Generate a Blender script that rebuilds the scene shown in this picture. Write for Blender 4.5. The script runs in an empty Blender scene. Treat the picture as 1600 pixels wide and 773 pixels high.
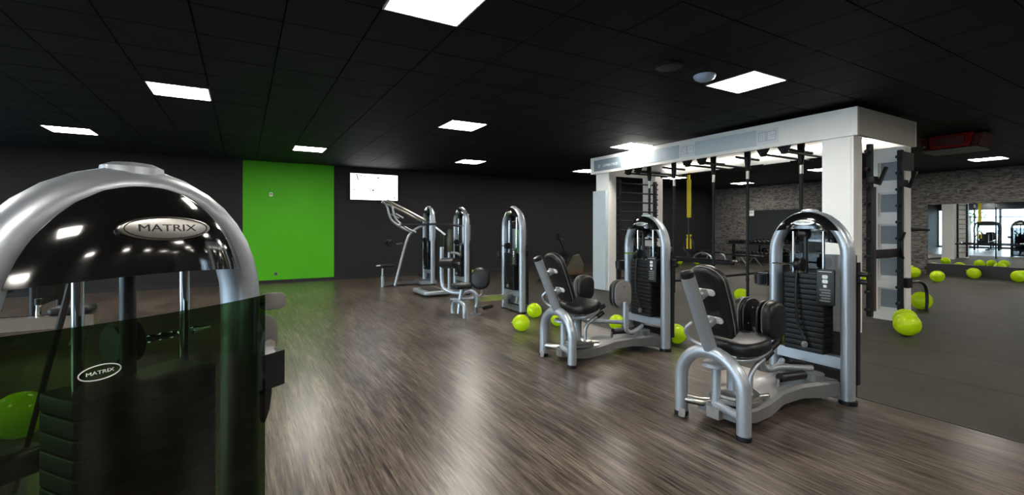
import bpy, math, random
from mathutils import Vector, Matrix
random.seed(7)
PI = math.pi
scene = bpy.context.scene
COL = scene.collection

# ------------------------------------------------------------------ camera, world, exposure
cam_data = bpy.data.cameras.new('camera')
cam = bpy.data.objects.new('camera', cam_data)
COL.objects.link(cam)
cam.location = (0, 0, 1.4)
cam.rotation_euler = (PI / 2, 0, -math.radians(30.3))
cam_data.sensor_width = 36
cam_data.lens = 16.2
cam_data.shift_y = -0.0197
cam_data.clip_start = 0.05
scene.camera = cam

world = bpy.data.worlds.new('world')
scene.world = world
world.use_nodes = True
wn = world.node_tree.nodes
wn['Background'].inputs[0].default_value = (0.66, 0.83, 1.0, 1)
wn['Background'].inputs[1].default_value = 10.0          # overcast sky outside the window wall

scene.view_settings.view_transform = 'Standard'
scene.view_settings.look = 'None'
scene.view_settings.gamma = 1
scene.view_settings.use_curve_mapping = False
scene.view_settings.exposure = 0.15
PANEL_STRENGTH = 52.0

# sky portal in the window wall (left, out of frame)
pl = bpy.data.lights.new('window_portal', 'AREA')
pl.shape = 'RECTANGLE'; pl.size = 15.5; pl.size_y = 2.8
pl.cycles.is_portal = True
po = bpy.data.objects.new('window_portal', pl); COL.objects.link(po)
po.location = (-6.95, 5.2, 1.45); po.rotation_euler = (PI/2, 0, -PI/2)

# ------------------------------------------------------------------ materials
def new_mat(name):
    m = bpy.data.materials.new(name); m.use_nodes = True
    return m, m.node_tree.nodes, m.node_tree.links, m.node_tree.nodes['Principled BSDF']
def pm(name, col, rough=0.5, metal=0.0, spec=0.5, noise=0.0, nscale=8.0, coat=0.0, bump=0.0, bscale=200.0):
    m, n, l, b = new_mat(name)
    b.inputs['Base Color'].default_value = (*col, 1)
    b.inputs['Roughness'].default_value = rough
    b.inputs['Metallic'].default_value = metal
    b.inputs['Specular IOR Level'].default_value = spec
    b.inputs['Coat Weight'].default_value = coat
    b.inputs['Coat Roughness'].default_value = 0.08
    tc = n.new('ShaderNodeTexCoord')
    if noise > 0:
        t = n.new('ShaderNodeTexNoise'); t.inputs['Scale'].default_value = nscale
        t.inputs['Detail'].default_value = 4
        l.new(tc.outputs['Object'], t.inputs['Vector'])
        r = n.new('ShaderNodeValToRGB')
        r.color_ramp.elements[0].position = 0.3; r.color_ramp.elements[1].position = 0.7
        r.color_ramp.elements[0].color = (*[c * (1 - noise) for c in col], 1)
        r.color_ramp.elements[1].color = (*[min(1, c * (1 + noise)) for c in col], 1)
        l.new(t.outputs['Fac'], r.inputs['Fac']); l.new(r.outputs['Color'], b.inputs['Base Color'])
    if bump > 0:
        t2 = n.new('ShaderNodeTexNoise'); t2.inputs['Scale'].default_value = bscale
        l.new(tc.outputs['Object'], t2.inputs['Vector'])
        bp = n.new('ShaderNodeBump'); bp.inputs['Strength'].default_value = bump; bp.inputs['Distance'].default_value = 0.004
        l.new(t2.outputs['Fac'], bp.inputs['Height']); l.new(bp.outputs['Normal'], b.inputs['Normal'])
    return m
def emit(name, col, s):
    m, n, l, b = new_mat(name)
    b.inputs['Base Color'].default_value = (*col, 1)
    b.inputs['Emission Color'].default_value = (*col, 1)
    b.inputs['Emission Strength'].default_value = s
    return m

def wood_floor_mat():
    m, n, l, b = new_mat('grey brown vinyl wood')
    tc = n.new('ShaderNodeTexCoord')
    def noise(scale, sx, sy, detail, rough=0.6, off=0):
        mp = n.new('ShaderNodeMapping'); mp.inputs['Scale'].default_value = (sx, sy, 1); mp.inputs['Location'].default_value = (off, off, 0)
        l.new(tc.outputs['Object'], mp.inputs['Vector'])
        t = n.new('ShaderNodeTexNoise'); t.inputs['Scale'].default_value = scale
        t.inputs['Detail'].default_value = detail; t.inputs['Roughness'].default_value = rough
        t.inputs['Distortion'].default_value = 0.4
        l.new(mp.outputs['Vector'], t.inputs['Vector']); return t
    fine = noise(1, 48, 2.2, 9, 0.74)
    streak = noise(1, 20, 1.3, 6, 0.65, 13)
    broad = noise(1, 4, 0.7, 3, 0.5, 31)
    def mathn(op, a, c):
        q = n.new('ShaderNodeMath'); q.operation = op
        for i, v in enumerate((a, c)):
            if isinstance(v, (int, float)): q.inputs[i].default_value = v
            else: l.new(v, q.inputs[i])
        return q.outputs[0]
    s = mathn('ADD', mathn('MULTIPLY', fine.outputs['Fac'], 0.50), mathn('MULTIPLY', streak.outputs['Fac'], 0.32))
    s = mathn('ADD', s, mathn('MULTIPLY', broad.outputs['Fac'], 0.18))
    r = n.new('ShaderNodeValToRGB')
    cr = r.color_ramp
    cr.elements[0].position = 0.42; cr.elements[0].color = (0.017, 0.0125, 0.0095, 1)
    cr.elements[1].position = 0.61; cr.elements[1].color = (0.215, 0.174, 0.138, 1)
    e = cr.elements.new(0.47); e.color = (0.064, 0.049, 0.037, 1)
    e = cr.elements.new(0.53); e.color = (0.112, 0.088, 0.069, 1)
    l.new(s, r.inputs['Fac'])
    crack = noise(1, 85, 3.6, 3, 0.6, 57)          # thin dark grain lines
    r2 = n.new('ShaderNodeValToRGB')
    r2.color_ramp.elements[0].position = 0.53; r2.color_ramp.elements[0].color = (1, 1, 1, 1)
    r2.color_ramp.elements[1].position = 0.63; r2.color_ramp.elements[1].color = (0.30, 0.28, 0.26, 1)
    l.new(crack.outputs['Fac'], r2.inputs['Fac'])
    mu = n.new('ShaderNodeMix'); mu.data_type = 'RGBA'; mu.blend_type = 'MULTIPLY'; mu.inputs[0].default_value = 1.0
    l.new(r.outputs['Color'], mu.inputs[6]); l.new(r2.outputs['Color'], mu.inputs[7])
    l.new(mu.outputs[2], b.inputs['Base Color'])
    b.inputs['Roughness'].default_value = 0.30
    b.inputs['Specular IOR Level'].default_value = 0.40
    return m

def smoked_mat(name, tint, gloss=0.12, rough=0.03):
    m = bpy.data.materials.new(name); m.use_nodes = True
    n, l = m.node_tree.nodes, m.node_tree.links
    n.clear()
    out = n.new('ShaderNodeOutputMaterial'); mx = n.new('ShaderNodeMixShader')
    tr = n.new('ShaderNodeBsdfTransparent'); tr.inputs[0].default_value = (*tint, 1)
    gl = n.new('ShaderNodeBsdfGlossy'); gl.inputs['Roughness'].default_value = rough
    fr = n.new('ShaderNodeFresnel'); fr.inputs['IOR'].default_value = 1.45
    l.new(fr.outputs[0], mx.inputs[0]); l.new(tr.outputs[0], mx.inputs[1]); l.new(gl.outputs[0], mx.inputs[2])
    l.new(mx.outputs[0], out.inputs[0])
    return m

def tile_mat():
    m, n, l, b = new_mat('black mineral ceiling tile')
    oi = n.new('ShaderNodeObjectInfo')
    r = n.new('ShaderNodeValToRGB')
    r.color_ramp.elements[0].color = (0.0040, 0.0062, 0.0085, 1)
    r.color_ramp.elements[1].color = (0.0072, 0.0092, 0.0112, 1)
    l.new(oi.outputs['Random'], r.inputs['Fac']); l.new(r.outputs['Color'], b.inputs['Base Color'])
    b.inputs['Roughness'].default_value = 0.7
    b.inputs['Specular IOR Level'].default_value = 0.25
    return m

def stone_mat():
    m, n, l, b = new_mat('grey split stone')
    tc = n.new('ShaderNodeTexCoord')
    t = n.new('ShaderNodeTexNoise'); t.inputs['Scale'].default_value = 16; t.inputs['Detail'].default_value = 6
    l.new(tc.outputs['Object'], t.inputs['Vector'])
    v = n.new('ShaderNodeTexVoronoi'); v.inputs['Scale'].default_value = 10
    mp = n.new('ShaderNodeMapping'); mp.inputs['Scale'].default_value = (1, 1, 3.5)
    l.new(tc.outputs['Object'], mp.inputs['Vector']); l.new(mp.outputs['Vector'], v.inputs['Vector'])
    mx = n.new('ShaderNodeMath'); mx.operation = 'ADD'
    sc = n.new('ShaderNodeSeparateColor'); l.new(v.outputs['Color'], sc.inputs[0])
    hm = n.new('ShaderNodeMath'); hm.operation = 'MULTIPLY'; hm.inputs[1].default_value = 0.5
    l.new(sc.outputs[0], hm.inputs[0])
    hm2 = n.new('ShaderNodeMath'); hm2.operation = 'MULTIPLY'; hm2.inputs[1].default_value = 0.5
    l.new(t.outputs['Fac'], hm2.inputs[0])
    l.new(hm.outputs[0], mx.inputs[0]); l.new(hm2.outputs[0], mx.inputs[1])
    r = n.new('ShaderNodeValToRGB')
    r.color_ramp.elements[0].position = 0.15; r.color_ramp.elements[0].color = (0.020, 0.019, 0.018, 1)
    r.color_ramp.elements[1].position = 0.85; r.color_ramp.elements[1].color = (0.26, 0.24, 0.225, 1)
    l.new(mx.outputs[0], r.inputs['Fac']); l.new(r.outputs['Color'], b.inputs['Base Color'])
    b.inputs['Roughness'].default_value = 0.8
    return m

M = dict(
    floor=wood_floor_mat(),
    rubber=pm('dark rubber flooring', (0.030, 0.0265, 0.0205), 0.6, spec=0.3, noise=0.25, nscale=2.5, bump=0.2, bscale=300),
    ceil=tile_mat(),
    ceil_void=pm('black ceiling grid', (0.004, 0.004, 0.005), 0.8, spec=0.1),
    wall=pm('charcoal wall paint', (0.019, 0.019, 0.021), 0.7, spec=0.25, noise=0.06, nscale=1.5),
    green=pm('bright green wall paint', (0.075, 0.42, 0.010), 0.6, spec=0.25, noise=0.04, nscale=1.2),
    base=pm('black baseboard', (0.012, 0.012, 0.013), 0.5),
    stone=stone_mat(),
    mortar=pm('dark stone backing', (0.02, 0.019, 0.018), 0.9),
    mirror=pm('mirror glass', (0.82, 0.86, 0.85), 0.01, metal=1.0),
    silver=pm('silver grey metallic paint', (0.40, 0.435, 0.475), 0.38, metal=0.62, noise=0.03, nscale=30, coat=0.2),
    beam=pm('grey beam paint', (0.17, 0.172, 0.172), 0.38, metal=0.4, noise=0.05, nscale=12, coat=0.2),
    chrome=pm('polished chrome', (0.80, 0.82, 0.84), 0.08, metal=1.0),
    steel=pm('brushed steel', (0.52, 0.51, 0.48), 0.28, metal=1.0, noise=0.06, nscale=40),
    black=pm('black plastic', (0.006, 0.006, 0.007), 0.38, spec=0.4),
    gloss=pm('glossy black cover', (0.006, 0.006, 0.006), 0.10, coat=1.0),
    vinyl=pm('black vinyl upholstery', (0.008, 0.008, 0.009), 0.40, spec=0.4, bump=0.15, bscale=260),
    taupe=pm('taupe pad backing', (0.185, 0.175, 0.165), 0.55, noise=0.05, nscale=20),
    piping=pm('grey piping', (0.16, 0.15, 0.14), 0.5),
    plate=pm('black cast weight plate', (0.006, 0.006, 0.007), 0.45, spec=0.3),
    smoke=smoked_mat('neutral smoked acrylic', (0.12, 0.13, 0.14)),
    smokegreen=smoked_mat('green smoked acrylic', (0.062, 0.120, 0.042)),
    led=emit('lit strip', (1.0, 0.95, 0.87), 9.0),
    glass=smoked_mat('clear window glass', (0.93, 0.96, 0.96)),
    white=pm('white rig panel', (0.90, 0.895, 0.87), 0.32, noise=0.02, nscale=3),
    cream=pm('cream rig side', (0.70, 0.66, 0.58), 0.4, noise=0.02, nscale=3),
    bluegrey=pm('blue grey fascia light tone', (0.20, 0.26, 0.31), 0.4, noise=0.04, nscale=5),  # dim end of the lighting gradient painted into the fascia
    paleblue=pm('pale blue fascia light tone', (0.42, 0.50, 0.55), 0.4, noise=0.03, nscale=5),  # middle step of the painted fascia lighting
    paler=pm('very pale blue cladding and fascia light tone', (0.60, 0.68, 0.72), 0.4, noise=0.03, nscale=5),  # brighter step of painted fascia lighting; also the far column's own pale cladding
    greypanel=pm('grey panel insert', (0.22, 0.26, 0.30), 0.4, noise=0.03, nscale=5),
    matte=pm('matte black steel', (0.007, 0.007, 0.008), 0.5, spec=0.35),
    brown=pm('brown rubber tube', (0.075, 0.045, 0.035), 0.5),
    yellow=pm('yellow webbing strap', (0.80, 0.62, 0.02), 0.6, noise=0.08, nscale=60),
    red=pm('red painted housing', (0.32, 0.016, 0.013), 0.4, noise=0.05, nscale=10),
    darkred=pm('dark red grille', (0.09, 0.010, 0.010), 0.5),
    lamp=emit('lit diffuser', (1.0, 0.945, 0.86), PANEL_STRENGTH),
    frame=pm('white lamp frame', (0.75, 0.74, 0.70), 0.4),
    screen=emit('lit screen', (0.95, 0.97, 1.0), 2.2),
    ink=pm('dark print', (0.03, 0.03, 0.035), 0.6),
    print=pm('white print', (0.80, 0.83, 0.85), 0.5),
    greyprint=pm('grey print', (0.45, 0.50, 0.54), 0.5),
    dome=pm('pale dome plastic', (0.50, 0.58, 0.75), 0.4),
    winframe=pm('dark window frame', (0.03, 0.04, 0.05), 0.4),
    leaf=pm('green leaves', (0.05, 0.14, 0.03), 0.6, noise=0.4, nscale=6),
    paving=pm('pale paving outside', (0.35, 0.35, 0.34), 0.8, noise=0.1, nscale=1),
    wood=pm('brown wood', (0.16, 0.10, 0.06), 0.5, noise=0.2, nscale=10),
    darkolive=pm('dark olive plastic', (0.045, 0.052, 0.030), 0.4),
    olive=pm('olive beige plastic', (0.10, 0.09, 0.06), 0.5),
)
def balloon_mat():
    m, n, l, b = new_mat('lime balloon latex')
    b.inputs['Base Color'].default_value = (0.62, 0.80, 0.012, 1)
    b.inputs['Roughness'].default_value = 0.16
    b.inputs['Specular IOR Level'].default_value = 0.5
    tl = n.new('ShaderNodeBsdfTranslucent'); tl.inputs[0].default_value = (0.70, 0.92, 0.02, 1)
    mx = n.new('ShaderNodeMixShader'); mx.inputs[0].default_value = 0.45
    out = n['Material Output']
    l.new(b.outputs[0], mx.inputs[1]); l.new(tl.outputs[0], mx.inputs[2]); l.new(mx.outputs[0], out.inputs[0])
    return m
M['balloon'] = balloon_mat()

# ------------------------------------------------------------------ mesh helpers
class MB:
    """Collects vertices and faces of ONE mesh object."""
    def __init__(s): s.v = []; s.f = []
    def add(s, vs, fs, T=None):
        o = len(s.v)
        for p in vs:
            p = Vector(p)
            s.v.append(T @ p if T is not None else p)
        s.f += [tuple(i + o for i in f) for f in fs]
        return s
    def box(s, x0, x1, y0, y1, z0, z1, T=None):
        vs = [(x, y, z) for x in (x0, x1) for y in (y0, y1) for z in (z0, z1)]
        return s.add(vs, [(0,1,3,2),(4,6,7,5),(0,4,5,1),(2,3,7,6),(0,2,6,4),(1,5,7,3)], T)
    def cbox(s, c, d, T=None):
        return s.box(c[0]-d[0]/2, c[0]+d[0]/2, c[1]-d[1]/2, c[1]+d[1]/2, c[2]-d[2]/2, c[2]+d[2]/2, T)
    def tube(s, pts, r, n=10, rb=None, caps=True, ref=None, T=None):
        P = [Vector(p) for p in pts]; k = len(P)
        R = r if isinstance(r, (list, tuple)) else [r] * k
        tans = []
        for i in range(k):
            a = P[max(0, i-1)]; b = P[min(k-1, i+1)]
            tans.append((b - a).normalized())
        t0 = tans[0]
        u = Vector(ref) if ref is not None else (Vector((0,0,1)) if abs(t0.z) < 0.9 else Vector((1,0,0)))
        u = (u - t0 * u.dot(t0)).normalized()
        vs = []; fs = []
        for i in range(k):
            t = tans[i]
            u = (u - t * u.dot(t)).normalized(); w = t.cross(u)
            for j in range(n):
                a = 2*PI*j/n
                vs.append(P[i] + u * (math.cos(a) * R[i]) + w * (math.sin(a) * (rb if rb else R[i])))
        for i in range(k-1):
            for j in range(n):
                j2 = (j+1) % n
                fs.append((i*n+j, i*n+j2, (i+1)*n+j2, (i+1)*n+j))
        if caps:
            fs.append(tuple(range(n-1, -1, -1))); fs.append(tuple((k-1)*n+j for j in range(n)))
        return s.add(vs, fs, T)
    def cyl(s, a, b, r, n=14, T=None): return s.tube([a, b], r, n, T=T)
    def lathe(s, prof, n=20, T=None):
        vs = []; fs = []; k = len(prof)
        for (r, z) in prof:
            for j in range(n):
                a = 2*PI*j/n; vs.append((r*math.cos(a), r*math.sin(a), z))
        for i in range(k-1):
            for j in range(n):
                j2 = (j+1) % n
                fs.append((i*n+j, i*n+j2, (i+1)*n+j2, (i+1)*n+j))
        fs.append(tuple(range(n-1, -1, -1))); fs.append(tuple((k-1)*n+j for j in range(n)))
        return s.add(vs, fs, T)
    def slab(s, prof, th, bev, T=None, nb=3):
        """profile (2D, counter-clockwise) extruded along local z by th, with rounded rims"""
        k = len(prof); P = [Vector((p[0], p[1])) for p in prof]
        nor = []
        for i in range(k):
            d = (P[(i+1) % k] - P[i-1]).normalized(); nor.append(Vector((d.y, -d.x)))
        layers = []
        for q in range(nb+1):
            a = PI/2*q/nb; layers.append((bev*(1-math.sin(a)), -th/2 + bev*(1-math.cos(a))))
        layers = layers + [(i, -z) for (i, z) in reversed(layers)]
        vs = []; fs = []
        for (ins, z) in layers:
            for i in range(k):
                p = P[i] - nor[i]*ins; vs.append((p.x, p.y, z))
        L = len(layers)
        for q in range(L-1):
            for i in range(k):
                j = (i+1) % k; fs.append((q*k+i, q*k+j, (q+1)*k+j, (q+1)*k+i))
        fs.append(tuple(range(k-1, -1, -1))); fs.append(tuple((L-1)*k+i for i in range(k)))
        return s.add(vs, fs, T)
    def loft(s, secs, T=None):
        k = len(secs[0]); vs = [p for sec in secs for p in sec]; fs = []
        for q in range(len(secs)-1):
            for i in range(k):
                j = (i+1) % k; fs.append((q*k+i, q*k+j, (q+1)*k+j, (q+1)*k+i))
        fs.append(tuple(range(k-1, -1, -1))); fs.append(tuple((len(secs)-1)*k+i for i in range(k)))
        return s.add(vs, fs, T)
    def mesh(s, name, mat, smooth=True):
        me = bpy.data.meshes.new(name)
        me.from_pydata([tuple(p) for p in s.v], [], s.f)
        me.materials.append(mat)
        if smooth:
            me.polygons.foreach_set('use_smooth', [True]*len(me.polygons))
            me.set_sharp_from_angle(angle=math.radians(38))
        me.update()
        return me
    def build(s, name, mat, parent=None, smooth=True, off=None):
        if off is not None:
            o = Vector(off); s.v = [p - o for p in s.v]
        ob = bpy.data.objects.new(name, s.mesh(name, mat, smooth))
        COL.objects.link(ob)
        if parent: ob.parent = parent
        return ob

def spline(pts, n=6):
    P = [Vector(p) for p in pts]; out = []
    for i in range(len(P)-1):
        p0 = P[max(0, i-1)]; p1 = P[i]; p2 = P[i+1]; p3 = P[min(len(P)-1, i+2)]
        for q in range(n):
            t = q/n
            out.append(0.5*((2*p1) + (p2-p0)*t + (2*p0-5*p1+4*p2-p3)*t*t + (3*p1-p0-3*p2+p3)*t**3))
    out.append(P[-1]); return out
def rrect(w, h, r, n=5, taper=0.0):
    pts = []
    for (cx, cy, a0) in ((w/2-r, h/2-r, 0), (-w/2+r, h/2-r, PI/2), (-w/2+r, -h/2+r, PI), (w/2-r, -h/2+r, 3*PI/2)):
        for q in range(n+1):
            a = a0 + PI/2*q/n
            x = cx + r*math.cos(a); y = cy + r*math.sin(a)
            pts.append((x*(1 - taper*(0.5 - y/h)), y))
    return pts
def ell(a, b, n=24): return [(a*math.cos(2*PI*i/n), b*math.sin(2*PI*i/n)) for i in range(n)]
def frame_T(o, xa, ya, za):
    m = Matrix.Identity(4)
    for i, a in enumerate((xa, ya, za)):
        a = Vector(a)
        for r in range(3): m[r][i] = a[r]
    for r in range(3): m[r][3] = o[r]
    return m
def face_T(o, n, up=(0,0,1)):
    """local z -> n, local y -> up, local x -> up x n (reads left to right seen from +n)"""
    n = Vector(n).normalized(); up = Vector(up); up = (up - n*up.dot(n)).normalized()
    return frame_T(o, up.cross(n), up, n)
def text_into(mb, txt, size, T, depth=0.002, sx=1.0):
    cu = bpy.data.curves.new('t', 'FONT'); cu.body = txt; cu.size = size; cu.extrude = depth
    cu.align_x = 'CENTER'; cu.align_y = 'CENTER'; cu.resolution_u = 3
    ob = bpy.data.objects.new('t', cu); COL.objects.link(ob)
    dg = bpy.context.evaluated_depsgraph_get(); dg.update()
    me = bpy.data.meshes.new_from_object(ob.evaluated_get(dg))
    mb.add([(v.co.x*sx, v.co.y, v.co.z) for v in me.vertices], [tuple(p.vertices) for p in me.polygons], T)
    bpy.data.objects.remove(ob); bpy.data.curves.remove(cu); bpy.data.meshes.remove(me)

def tag(o, label, cat, group=None):
    o['label'] = label; o['category'] = cat
    if group: o['group'] = group
    return o
def thing(name, label, cat, loc=(0,0,0), rz=0.0, group=None):
    o = bpy.data.objects.new(name, None); COL.objects.link(o)
    o.empty_display_size = 0.1
    o.location = loc; o.rotation_euler = (0, 0, rz)
    return tag(o, label, cat, group)
def struct(o): o['kind'] = 'structure'; return o
def share(name, me, parent, loc=(0,0,0), rz=0.0):
    o = bpy.data.objects.new(name, me); COL.objects.link(o); o.parent = parent
    o.location = loc; o.rotation_euler = (0, 0, rz); return o
def dup(o, loc, rz, label, group=None):
    r = o.copy(); COL.objects.link(r); r.location = loc; r.rotation_euler = (0, 0, rz); r['label'] = label
    if group: r['group'] = group
    for ch in o.children:
        c = ch.copy(); COL.objects.link(c); c.parent = r
        for g in ch.children:
            d = g.copy(); COL.objects.link(d); d.parent = c
    return r

# ------------------------------------------------------------------ the room
XL, XR, YF, YB, H = -7.0, 17.8, -5.0, 13.0, 3.04
XRUB = 4.38
struct(MB().box(XL-0.2, XRUB, YF-0.2, YB+0.2, -0.1, 0).build('floor', M['floor'], smooth=False))
rub = bpy.data.objects.new('floor', None); COL.objects.link(rub); struct(rub)
x = XRUB + 0.004
while x < XR:
    x1 = min(x + 1.21, XR + 0.2)
    MB().box(x, x1 - 0.006, YF-0.2, YB+0.2, -0.1, 0.0).build('rubber_roll', M['rubber'], rub, smooth=False)
    x += 1.21
struct(MB().box(XRUB-0.012, XRUB+0.012, YF, YB, 0.0, 0.004).build('trim_1', M['base'], smooth=False))

PX, PY = 0.62, 0.61
X0, Y0 = 1.21, 3.18
ceiling = struct(MB().box(XL-0.2, XR+0.2, YF-0.2, YB+0.2, H+0.03, H+0.15).build('ceiling', M['ceil_void'], smooth=False))
lamps = {}
for row in range(-2, 3):
    for k in range(-4, 9):
        if (k + row) % 2 == 0: lamps[(3*k, 6*row)] = 1
del lamps[(24, 0)], lamps[(12, 0)], lamps[(18, 0)]; lamps[(23, 1)] = 1
tile_me = MB().box(-PX/2+0.006, PX/2-0.006, -PY/2+0.006, PY/2-0.006, 0, 0.026).mesh('ceiling_tile', M['ceil'], False)
rest = MB()
for i in range(-13, 28):
    for j in range(-13, 17):
        if (i, j) in lamps: continue
        cx, cy = X0 + PX*i, Y0 + PY*j
        if -7 <= i <= 10 and -1 <= j <= 15:
            share('ceiling_tile', tile_me, ceiling, (cx, cy, H))
        else:
            xa, xb = max(cx-PX/2+0.006, XL), min(cx+PX/2-0.006, XR); ya, yb = max(cy-PY/2+0.006, YF), min(cy+PY/2-0.006, YB)
            if xb > xa and yb > ya: rest.box(xa, xb, ya, yb, H, H+0.026)
ro = rest.build('ceiling_tile_field', M['ceil'], ceiling, False); ro['kind'] = 'stuff'

# back wall: charcoal with the green bay
struct(MB().box(XL-0.2, 0.0, YB, YB+0.2, 0, H+0.03).box(2.1, XR+0.2, YB, YB+0.2, 0, H+0.03).build('wall_back', M['wall'], smooth=False))
struct(MB().box(0.0, 2.1, YB-0.004, YB+0.2, 0, H+0.03).build('wall_back_green', M['green'], smooth=False))
struct(MB().box(XL, 0.0, YB-0.015, YB, 0, 0.08).box(0.0, XR, YB-0.02, YB-0.004, 0, 0.08).build('baseboard_back', M['base'], smooth=False))
struct(MB().box(XL-0.2, XR+0.2, YF-0.2, YF, 0, H+0.03).build('wall_front', M['wall'], smooth=False))

# right wall: split stone strips with two mirror fields over a black plinth
wr = struct(MB().box(XR+0.03, XR+0.2, YF, YB, 0, H+0.03).build('wall_right', M['mortar'], smooth=False))
mirrors = [(7.60, 11.40), (1.2, 5.66)]
mz0, mz1 = 0.33, 2.09
st = MB(); z = 0.0; rs = random.Random(3)
while z < H:
    hgt = rs.uniform(0.030, 0.055); y = YF + rs.uniform(-0.2, 0)
    while y < YB:
        ln = rs.uniform(0.08, 0.30); a, b = max(YF, y), min(YB, y+ln)
        segs = [(a, b)]
        if z + hgt > 0 and z < mz1 and z + hgt*0.5 < mz1:
            for (m0, m1) in mirrors:
                nx = []
                for (p, q) in segs:
                    if q <= m0 or p >= m1: nx.append((p, q))
                    else:
                        if p < m0: nx.append((p, m0))
                        if q > m1: nx.append((m1, q))
                segs = nx
        dx = rs.uniform(0.0, 0.045)
        for (p, q) in segs:
            if q - p > 0.01: st.box(XR-dx, XR+0.03, p+0.002, q-0.002, z+0.002, min(H, z+hgt)-0.002)
        y += ln
    z += hgt
so = st.build('stone_strips', M['stone'], wr, False); so['kind'] = 'stuff'
for (m0, m1) in mirrors:
    n = max(1, round((m1-m0)/1.33)); w = (m1-m0)/n
    for q in range(n):
        MB().box(XR-0.005, XR+0.028, m0+q*w+0.004, m0+(q+1)*w-0.004, mz0, mz1-0.005).build('mirror_panel', M['mirror'], wr, False)
    MB().box(XR-0.10, XR+0.028, m0, m1, 0, mz0-0.002).build('plinth', M['base'], wr, False)

# left wall (out of frame, seen in the mirror): floor length glazing
struct(MB().box(XL-0.2, XL, YF, YB, 2.62, H+0.03).box(XL-0.2, XL, YF, YB, 0, 0.06).box(XL-0.2, XL, YF, -2.6, 0.06, 2.62).build('wall_left', M['winframe'], smooth=False))
wy = -2.6; wi = 1
while wy < YB - 0.1:
    w1 = min(wy + 1.56, YB)
    win = struct(MB().box(XL-0.12, XL-0.04, wy, wy+0.06, 0.06, 2.62).box(XL-0.12, XL-0.04, w1-0.06, w1, 0.06, 2.62)
                 .box(XL-0.12, XL-0.04, wy, w1, 2.56, 2.62).box(XL-0.12, XL-0.04, wy, w1, 0.06, 0.12)
                 .box(XL-0.12, XL-0.04, wy, w1, 2.05, 2.11).build('window_%d' % wi, M['winframe'], smooth=False))
    MB().box(XL-0.085, XL-0.075, wy+0.06, w1-0.06, 0.12, 2.05).build('pane', M['glass'], win, False)
    MB().box(XL-0.085, XL-0.075, wy+0.06, w1-0.06, 2.11, 2.56).build('pane', M['glass'], win, False)
    wy = w1; wi += 1
struct(MB().box(-40, XL-0.2, -25, 35, -0.25, -0.1).build('ground', M['paving'], smooth=False))

# ------------------------------------------------------------------ ceiling lamps
frame_me = MB().box(-PX/2+.006,PX/2-.006,-PY/2+.006,-PY/2+.02,0,.03).box(-PX/2+.006,PX/2-.006,PY/2-.02,PY/2-.006,0,.03) \
    .box(-PX/2+.006,-PX/2+.02,-PY/2+.02,PY/2-.02,0,.03).box(PX/2-.02,PX/2-.006,-PY/2+.02,PY/2-.02,0,.03).mesh('frame', M['frame'], False)
diff_me = MB().box(-PX/2+.021, PX/2-.021, -PY/2+.021, PY/2-.021, 0.004, 0.02).mesh('diffuser', M['lamp'], False)
lamp_words = {(0,0): 'large square panel light cut by the top edge of the photo',
    (-3,6): 'square panel light above and left of the green wall, second from left',
    (-6,12): 'leftmost square panel light, above the foreground machine',
    (0,12): 'small far panel light just above the green wall',
    (3,6): 'square panel light above the screen and the row of machines',
    (6,12): 'small far panel light below another, near the ceiling centre',
    (6,0): 'bright square panel light beside the pale ceiling dome',
    (9,6): 'panel light half hidden by the top of the white rig',
    (12,12): 'far panel light at the left end of the white rig',
    (18,12): 'far panel light seen under the rig roof beside the yellow strap',
    (21,6): 'panel light seen under the rig roof beside its thick white column',
    (24,12): 'far panel light seen under the rig roof over the stone wall',
    (23,1): 'rightmost panel light, below the red ceiling unit'}
for (i, j) in sorted(lamps):
    cx, cy = X0 + PX*i, Y0 + PY*j
    if not (XL+.3 < cx < XR-.3 and YF+.3 < cy < YB-.3): continue
    lab = lamp_words.get((i, j))
    if not lab:
        lab = 'panel light outside the view, %s, %s' % ({-12:'second row behind',-6:'first row behind',0:'near rig end row',6:'rig middle row',12:'back wall row'}.get(j,'odd row'),
            '%s from the windows' % ['first','second','third','fourth','fifth','sixth','seventh','eighth','ninth','tenth','eleventh','twelfth','thirteenth'][i//3+4])
    t = thing('ceiling_light', lab, 'light', (cx, cy, H-0.004), 0, 'square ceiling panel lights')
    share('frame', frame_me, t); share('diffuser', diff_me, t)

d = MB().lathe([(0.0,0),(0.06,0.008),(0.10,0.03),(0.115,0.055),(0.115,0.07)], 20).build('smoke_detector', M['dome'])
d.location = (4.31, 3.25, H-0.068); tag(d, 'small pale blue dome detector on the black ceiling', 'detector')
d = thing('ceiling_speaker', 'round black speaker grille set in the black ceiling', 'speaker', (3.73, 3.23, H-0.022))
MB().lathe([(0.13,0),(0.14,0.006),(0.14,0.022)], 24).build('rim', M['matte'], d)
MB().lathe([(0.0,-0.004),(0.12,-0.002),(0.125,0.004)], 24).build('grille', M['black'], d)

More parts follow.
